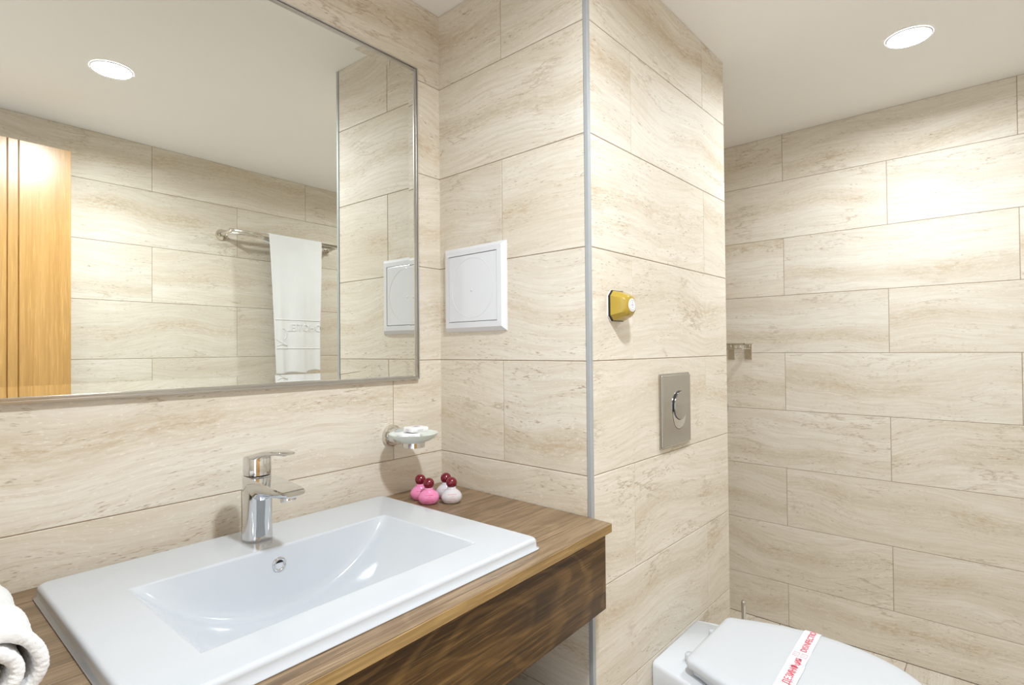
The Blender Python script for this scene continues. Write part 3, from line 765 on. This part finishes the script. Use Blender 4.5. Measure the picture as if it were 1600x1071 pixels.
# ------------------------------------------------------------------ yellow alarm button
def alarm():
    e = empty('alarm_button', (.106, -A, 1.3075), 0); tag(e, 'mustard yellow octagonal call button with round white label on the tiled wall', 'call button')
    def octo(r_, ch, y):
        c = ch
        return [(r_, y, -r_ + c), (r_, y, r_ - c), (r_ - c, y, r_), (-r_ + c, y, r_), (-r_, y, r_ - c), (-r_, y, -r_ + c), (-r_ + c, y, -r_), (r_ - c, y, -r_)]
    link('back_plate', loft('back_plate', [octo(.0345, .012, 0), octo(.0345, .012, -.003)]), 'label_white', e)
    link('gasket', loft('gasket', [octo(.0352, .0125, -.003), octo(.0352, .0125, -.0075)]), 'black', e)
    def blend(r_, ch, y, k_):
        # from octagon towards a circle
        o8 = octo(r_, ch, y); out = []
        for i in range(8):
            p, q = Vector(o8[i]), Vector(o8[(i + 1) % 8])
            for j in range(5):
                s = p.lerp(q, j / 5); a_ = math.atan2(s.z, s.x)
                ci = Vector((r_ * math.cos(a_), y, r_ * math.sin(a_))); out.append(tuple(s.lerp(ci, k_)))
        return out
    lp = [blend(.0338, .0120, -.0075, 0), blend(.0338, .0120, -.0095, 0), blend(.0268, .0100, -.0290, 0), blend(.0240, .0080, -.0365, .35), blend(.0205, .007, -.0415, .8), blend(.0160, .006, -.0430, 1)]
    smooth_by_angle(link('housing', loft('housing', lp), 'yellow', e), 26)
    lb = link('round_label', lathe('round_label', [(.0150, .0425), (.0150, .0440), (.0142, .0447)], 40, '-y'), 'label_white', e)
    pts = [(.0115 * math.cos(2 * PI * i / 48), -.0448, .0115 * math.sin(2 * PI * i / 48)) for i in range(48)]
    link('label_ring', tube('label_ring', pts, .0005, 6, True), 'print_grey', lb)
    link('label_print', multi('label_print', [(-.004, .004, -.0450, -.0446, .002, .0032), (-.006, .006, -.0450, -.0446, -.001, .0002), (-.0035, .0035, -.0450, -.0446, -.005, -.0038), (-.0012, .0012, -.0450, -.0446, .0055, .0082)]), 'print_grey', lb)
alarm()

# ------------------------------------------------------------------ towel rail and towel on the front wall (seen in the mirror)
RX0, RX1, RZ = .163, .752, 1.785
YI, YO = .055, .110       # inner and outer bar, distance from the wall
def towel_rail():
    e = empty('towel_rail', (RX0, -D, RZ), PI); tag(e, 'polished steel double towel rail on the tiled wall in the mirror', 'towel rail')
    Lr = RX1 - RX0
    for sx in (0, -Lr):
        r_ = link('rosette', lathe('rosette', [(.027, 0), (.027, .006), (.0255, .009), (.019, .0105)], 40, '-y'), 'nickel', e, (sx, 0, 0)); smooth_by_angle(r_, 40)
        link('arm', tube('arm', [(sx, -.008, 0), (sx, -.03, .001), (sx, -YI, .004), (sx, -YO - .012, .008)], [.0115, .0105, .0085, .0075], 18), 'nickel', r_, smooth=True).location = (-sx, 0, 0)
    for y, z in ((YI, .008), (YO, .010)):
        link('bar', tube('bar', [(.008, -y, z), (-Lr / 2, -y, z), (-Lr - .008, -y, z)], .0072, 18), 'nickel', e, smooth=True)
towel_rail()
def hanging_towel():
    TXL, TXR = .345, .640      # world x
    e = empty('hanging_towel', ((TXL + TXR) / 2, -D, RZ), PI); tag(e, 'white towel with embossed lettering hanging over the rail, in the mirror', 'towel')
    W = TXR - TXL; hw = W / 2
    zb = 1.092 - RZ
    # path (y out of wall is negative local y, z) : back drop, over inner bar, over outer bar, front drop
    path = []
    for i in range(20): path.append((-YI + .0105, -.60 + .605 * i / 19))
    for i in range(1, 6): t = PI / 2 * i / 5; path.append((-YI + .0105 * math.cos(t), .008 + .0105 * math.sin(t)))
    for i in range(1, 5): path.append((-YI + (-YO + YI) * i / 5, .0185 + .001 * i / 5))
    for i in range(0, 7): t = PI / 2 * i / 6; path.append((-YO - .0105 * math.sin(t), .010 + .0105 * math.cos(t)))
    nb = len(path)
    NF = 64
    for i in range(1, NF + 1): path.append((-YO - .0110, .008 + (zb - .008) * i / NF))
    NX = 60; bm = bmesh.new(); grid = []
    front0 = nb
    for k_, (y, z) in enumerate(path):
        row = []
        drop = max(0.0, min(1.0, (-z) / (-zb)))
        isf = k_ >= nb
        for i in range(NX + 1):
            s = i / NX                       # 0 at local -x (world +x, right in the mirror)
            xr, xl_ = -hw, hw                # world right edge stays, left edge tapers in
            xl2 = hw - .036 * drop ** .8 - (0 if isf else .06 * min(1, max(0, -z) / .02)); xr2 = -hw + .004 * drop
            x = xr2 + (xl2 - xr2) * s
            f = 0.0
            if isf:
                f += .0040 * drop * math.sin(s * 9.0 + .6) + .0018 * math.sin(s * 21 + 2 * z) * drop
                step = 1 / (1 + math.exp(-(s - .36) * 46)); f += .011 * (1 - step) * min(1, max(0, drop - .25) * 2.2)
                f -= .004 * math.exp(-((s - .86) / .05) ** 2) * drop
            zz = z
            if isf and drop > .97: zz += .004 * math.sin(s * 12) * 1 + (.010 if s < .34 else 0) * (drop - .97) / .03
            row.append(bm.verts.new((x, y + f, zz)))
        grid.append(row)
    for k_ in range(len(grid) - 1):
        for i in range(NX): bm.faces.new((grid[k_][i], grid[k_][i + 1], grid[k_ + 1][i + 1], grid[k_ + 1][i]))
    bmesh.ops.recalc_face_normals(bm, faces=bm.faces[:])
    me = bpy.data.meshes.new('towel_cloth'); bm.to_mesh(me); bm.free()
    o = link('towel_cloth', me, 'terry', e, smooth=True)
    so = o.modifiers.new('thickness', 'SOLIDIFY'); so.thickness = .0045; so.offset = 0
    def front_y(x, z):
        drop = max(0.0, min(1.0, (-z) / (-zb))); xl2 = hw - .036 * drop ** .8; xr2 = -hw + .004 * drop
        s = (x - xr2) / (xl2 - xr2); f = .0040 * drop * math.sin(s * 9.0 + .6) + .0018 * math.sin(s * 21 + 2 * z) * drop
        step = 1 / (1 + math.exp(-(s - .36) * 46)); f += .011 * (1 - step) * min(1, max(0, drop - .25) * 2.2)
        f -= .004 * math.exp(-((s - .86) / .05) ** 2) * drop
        return -YO - .0110 + f - .0024
    # woven border stripes
    for z in (1.372 - RZ, 1.224 - RZ):
        drop = -z / -zb; xl2 = hw - .036 * drop ** .8
        pts = [(x, front_y(x, z) - .0002, z) for x in [-hw + .006 + (xl2 + hw - .010) * i / 40 for i in range(41)]]
        link('woven_stripe', tube('woven_stripe', pts, .0022, 8), 'terry_flat', e, smooth=True)
    # embossed lettering: the first letter runs into the towel's edge
    tm = text_mesh('OHOTEL', .058, .0030, 'LEFT', 4)
    bm = bmesh.new(); bm.from_mesh(tm); bmesh.ops.subdivide_edges(bm, edges=[e_ for e_ in bm.edges if e_.calc_length() > .012], cuts=4); bm.to_mesh(tm); bm.free()
    x0 = -hw - .006; z0 = 1.330 - RZ
    wmax = max(v.co.x for v in tm.vertices); sc = .205 / wmax
    for v in tm.vertices:
        tx, ty, tz = v.co; x = x0 + tx * sc; z = z0 + ty * .92
        x = max(x, -hw + .0045)
        v.co = (x, front_y(x, z) + .0006 - tz, z)
    tm.update(); link('embossed_letters', tm, 'terry_flat', e)
    # embossed leaf flourish at the other edge
    def fl(pts, r_): return link('embossed_flourish', tube('embossed_flourish', [(x, front_y(x, z) - .0002, z) for x, z in pts], r_, 8), 'terry_flat', e, smooth=True)
    fx_ = .062; fz = 1.285 - RZ
    fl([(fx_ + .020 + .026 * math.cos(t), fz + .030 * math.sin(t) + .012) for t in [PI * (.5 + i * .1) for i in range(11)]], [.0008, .0016, .002, .0022, .0022, .0022, .002, .002, .0018, .0014, .0008])
    fl([(fx_ - .012 + .066 * i / 10, fz - .045 + .034 * (i / 10) ** 1.5) for i in range(11)], [.0008, .0016, .0024, .003, .003, .0028, .0024, .002, .0018, .0014, .0008])
    fl([(fx_ - .010 + .060 * i / 10, fz - .052 + .012 * math.sin(PI * i / 10)) for i in range(11)], [.0008, .0014, .002, .0024, .0026, .0026, .0022, .002, .0018, .0014, .0008])
hanging_towel()

# ------------------------------------------------------------------ toilet
TX = .402
def make_toilet():
    e = empty('toilet', (TX, -A, 0), 0); tag(e, 'white wall-hung toilet with closed lid under the flush plate', 'toilet')
    cz = .424
    def D(hw, y0, y1, z, back, n=44, p=2.3, r_=.022):
        """D-shaped outline: straight back edge at y0 (half width back), widest hw, rounded front at y1"""
        pts = []
        L_ = y0 - y1
        ym = y0 - L_ * .44
        for i in range(n + 1):             # right side front -> back handled by symmetric sweep
            t = -PI / 2 + PI * i / n       # front arc from -x to +x
            pts.append((hw * math.copysign(abs(math.sin(t)) ** (2 / p), math.sin(t)), ym - (ym - y1) * abs(math.cos(t)) ** (2 / p) if abs(math.cos(t)) > 1e-9 else ym, z))
        m = 12
        right = []
        for i in range(1, m + 1):
            s = i / m; y = ym + (y0 - r_ - ym) * s; right.append((hw + (back - hw) * (s ** 1.7), y, z))
        for i in range(1, 7):
            t = PI / 2 * i / 6; right.append((back - r_ * (1 - math.cos(t)), y0 - r_ + r_ * math.sin(t), z))
        left = [(-x, y, z) for x, y, _ in reversed(right)]
        return pts + right + left
    # ceramic body: box-like rear plinth on the wall growing into the bowl
    secs = []
    for z, hw, y1, back in ((.075, .075, -.26, .10), (.085, .085, -.30, .115), (.13, .10, -.36, .128), (.22, .135, -.43, .138), (.32, .172, -.50, .142), (.39, .186, -.535, .1435), (.415, .188, -.540, .1435), (.4225, .184, -.536, .140), (cz, .178, -.530, .135)):
        secs.append(D(hw, -.001, y1, z, back, r_=.005))
    smooth_by_angle(link('bowl', loft('bowl', secs), 'toilet_ceramic', e), 50)
    # seat and lid
    S = [D(.188, -.098, -.552, cz + .003, .134), D(.191, -.096, -.556, cz + .006, .137), D(.191, -.096, -.556, cz + .014, .137), D(.188, -.098, -.553, cz + .0165, .134)]
    smooth_by_angle(link('seat', loft('seat', S), 'toilet_plastic', e), 50)
    l0 = cz + .0185
    Ls = []
    for dz, ins in ((0, .004), (.002, .001), (.006, 0), (.014, .0), (.0185, .0018), (.0215, .0055), (.0232, .012), (.0240, .03), (.0248, .09)):
        Ls.append(D(.1945 - ins, -.0835 - ins, -.5600 + ins, l0 + dz, .144 - ins))
    smooth_by_angle(link('lid', loft('lid', Ls), 'toilet_plastic', e), 60)
    for sx in (-.075, .075):
        h = link('hinge', lathe('hinge', [(.011, 0), (.012, .002), (.012, .016), (.010, .019)], 28, 'z'), 'toilet_plastic', e, (sx, -.070, cz), smooth=True)
        link('hinge_arm', boxm('hinge_arm', -.009, .009, -.030, 0, .006, .0175, .003, 2), 'toilet_plastic', h)
    return l0 + .0245
LIDZ = make_toilet()

def disinfection_strip():
    e = empty('paper_strip', (TX, -.785, LIDZ), 0); tag(e, 'white paper band with red lettering laid across the toilet lid', 'paper strip')
    # band runs across the lid along x, wrapping down both sides; slight skew
    hw = .0195
    prof = []
    half = .1925
    prof = [(-half - .0035, -.030), (-half - .0035, -.012), (-half + .001, -.0025), (-half + .012, .0002)]
    for i in range(1, 24): prof.append((-half + .012 + (2 * half - .024) * i / 24, .0012 + .0006 * math.sin(i * 1.1)))
    prof += [(half - .012, .0002), (half - .001, -.0025), (half + .0035, -.012), (half + .0035, -.030)]
    v = []; skew = .03
    def band(y0, y1, lo, hi, dz, th_=.0005):
        vs_ = []; P_ = [(x, z) for x, z in prof if lo <= x <= hi]
        for x, z in P_:
            for yy, tt in ((y0, 0), (y1, 0), (y1, th_), (y0, th_)): vs_.append((x, yy + x * skew, z + dz + tt))
        fs = []
        for i in range(len(P_) - 1):
            for j in range(4): fs.append((4 * i + j, 4 * i + (j + 1) % 4, 4 * i + 4 + (j + 1) % 4, 4 * i + 4 + j))
        fs += [(0, 1, 2, 3), tuple(4 * (len(P_) - 1) + q for q in range(4))]
        return pym('band', vs_, fs)
    link('band', band(-hw, hw, -.006, 1, .0), 'paper', e)
    link('band', band(-hw - .002, hw - .001, -1, .012, .0007), 'paper', e)
    def put(me, x, z, sx, sy, name, mat, y=0.0):
        for q in me.vertices:
            tx, ty, tz = q.co; X = x + tx * sx; q.co = (X, y + ty * sy + X * skew, z + tz)
        me.update(); link(name, me, mat, e)
    t = text_mesh('DISINFECTIO', .020, .0001, 'LEFT'); wm = max(q.co.x for q in t.vertices)
    put(t, .066, .0026, .116 / wm, 1.0, 'red_lettering', 'print_red', -.003)
    t = text_mesh('ДЕЗИНФ', .022, .0001, 'LEFT'); wm = max(q.co.x for q in t.vertices)
    put(t, -.098, .0034, .090 / wm, 1.0, 'red_lettering', 'print_red', -.003)
    t = text_mesh('цИЯ', .0185, .0001, 'LEFT'); wm = max(q.co.x for q in t.vertices)
    put(t, -.006, .0034, .032 / wm, 1.0, 'red_lettering', 'print_red', -.004)
    for y in (-.0085, .0085):
        a_, b_ = .0375, .0555
        for bx in ((a_, b_, y - .0065, y - .0060), (a_, b_, y + .0060, y + .0065), (a_, a_ + .0007, y - .0065, y + .0065), (b_ - .0007, b_, y - .0065, y + .0065), (a_ + .008, a_ + .0085, y - .003, y + .004)):
            x0, x1, y0, y1 = bx; xm = (x0 + x1) / 2
            link('pictogram', boxm('pictogram', x0, x1, y0 + xm * skew, y1 + xm * skew, .0022, .0026), 'print_pink', e)
disinfection_strip()

# ------------------------------------------------------------------ toilet brush behind the toilet
def toilet_brush():
    e = empty('toilet_brush', (.850, -.512, 0), 0); tag(e, 'toilet brush set whose chrome handle tip shows behind the toilet lid', 'toilet brush')
    link('holder', lathe('holder', [(.040, 0), (.044, .002), (.044, .10), (.042, .103), (.040, .10), (.040, .006)], 40, 'z'), 'nickel', e, smooth=True)
    link('brush_head', lathe('brush_head', [(.01, .008), (.033, .02), (.035, .06), (.028, .085), (.01, .09)], 32, 'z'), 'label_white', e, smooth=True)
    link('handle', lathe('handle', [(.0065, .085), (.0065, .30), (.0072, .355), (.0072, .372), (.0055, .3785)], 28, 'z'), 'chrome', e, smooth=True)
    link('lid_disc', lathe('lid_disc', [(.043, .1035), (.043, .106), (.012, .112)], 40, 'z'), 'nickel', e, smooth=True)
toilet_brush()

# ------------------------------------------------------------------ wire soap basket and shower mixer on the right wall
def wire_basket():
    y0, y1 = -.318, -.180     # world y extent
    e = empty('wire_soap_basket', (C, (y0 + y1) / 2, 1.155), -PI / 2); tag(e, 'chrome wire soap basket on the right wall, half hidden by the pillar', 'soap basket')
    hw = (y1 - y0) / 2; dp = .105; zt = .0715
    # flat rim band
    bx = [(-hw, hw, -dp, -dp + .003, zt - .004, zt), (-hw, hw, -.005, -.002, zt - .004, zt), (-hw, -hw + .003, -dp, -.002, zt - .004, zt), (hw - .003, hw, -dp, -.002, zt - .004, zt)]
    link('rim', multi('rim', bx), 'nickel', e)
    pts = [(-hw + .004, -.006, zt - .024), (hw - .004, -.006, zt - .024), (hw - .004, -dp + .004, zt - .024), (-hw + .004, -dp + .004, zt - .024)]
    dense = []
    for i in range(4):
        for j in range(8): dense.append(Vector(pts[i]).lerp(Vector(pts[(i + 1) % 4]), j / 8))
    link('lower_wire', tube('lower_wire', dense, .0016, 8, True), 'nickel', e, smooth=True)
    for i in range(8):
        x = -hw + .012 + (2 * hw - .024) * i / 7
        link('cross_wire', tube('cross_wire', [(x, -.004, zt - .003), (x, -.006, zt - .022), (x, -.014, zt - .025), (x, -dp + .014, zt - .025), (x, -dp + .006, zt - .022), (x, -dp + .003, zt - .003)], .0014, 8), 'nickel', e, smooth=True)
    for x in (hw - .017, hw - .092):
        link('mounting_plate', boxm('mounting_plate', x - .015, x + .015, -.005, 0, 0, zt - .004, .001, 2), 'nickel', e)
        link('loop', tube('loop', [(x, -dp + .002 + .007 * math.sin(t), zt - .013 + .010 * math.cos(t)) for t in [i * .4 for i in range(15)]], .0018, 8), 'nickel', e, smooth=True)
wire_basket()
def shower_mixer():
    e = empty('shower_mixer', (C, -.075, .935), -PI / 2); tag(e, 'chrome shower mixer on the right wall, only its end peeking past the pillar', 'shower mixer')
    b = link('body', lathe('body', [(.0155, -.10), (.0175, -.095), (.0175, .095), (.0155, .10)], 32, 'x'), 'chrome', e, (0, -.055, 0)); smooth_by_angle(b, 40)
    for sx in (-1, 1):
        k_ = link('knob', lathe('knob', [(.016, .102), (.0195, .104), (.0195, .140), (.017, .147)], 10, 'x'), 'chrome', e, (0, -.055, 0), 0 if sx > 0 else PI)
        link('wall_union', lathe('wall_union', [(.030, 0), (.030, .006), (.016, .012), (.013, .050)], 32, '-y'), 'chrome', e, (sx * .075, 0, 0), smooth=True)
shower_mixer()

for o in bpy.data.objects:
    if o.parent is None and o.type in ('MESH', 'EMPTY') and 'label' not in o.keys(): print('UNLABELLED', o.name)
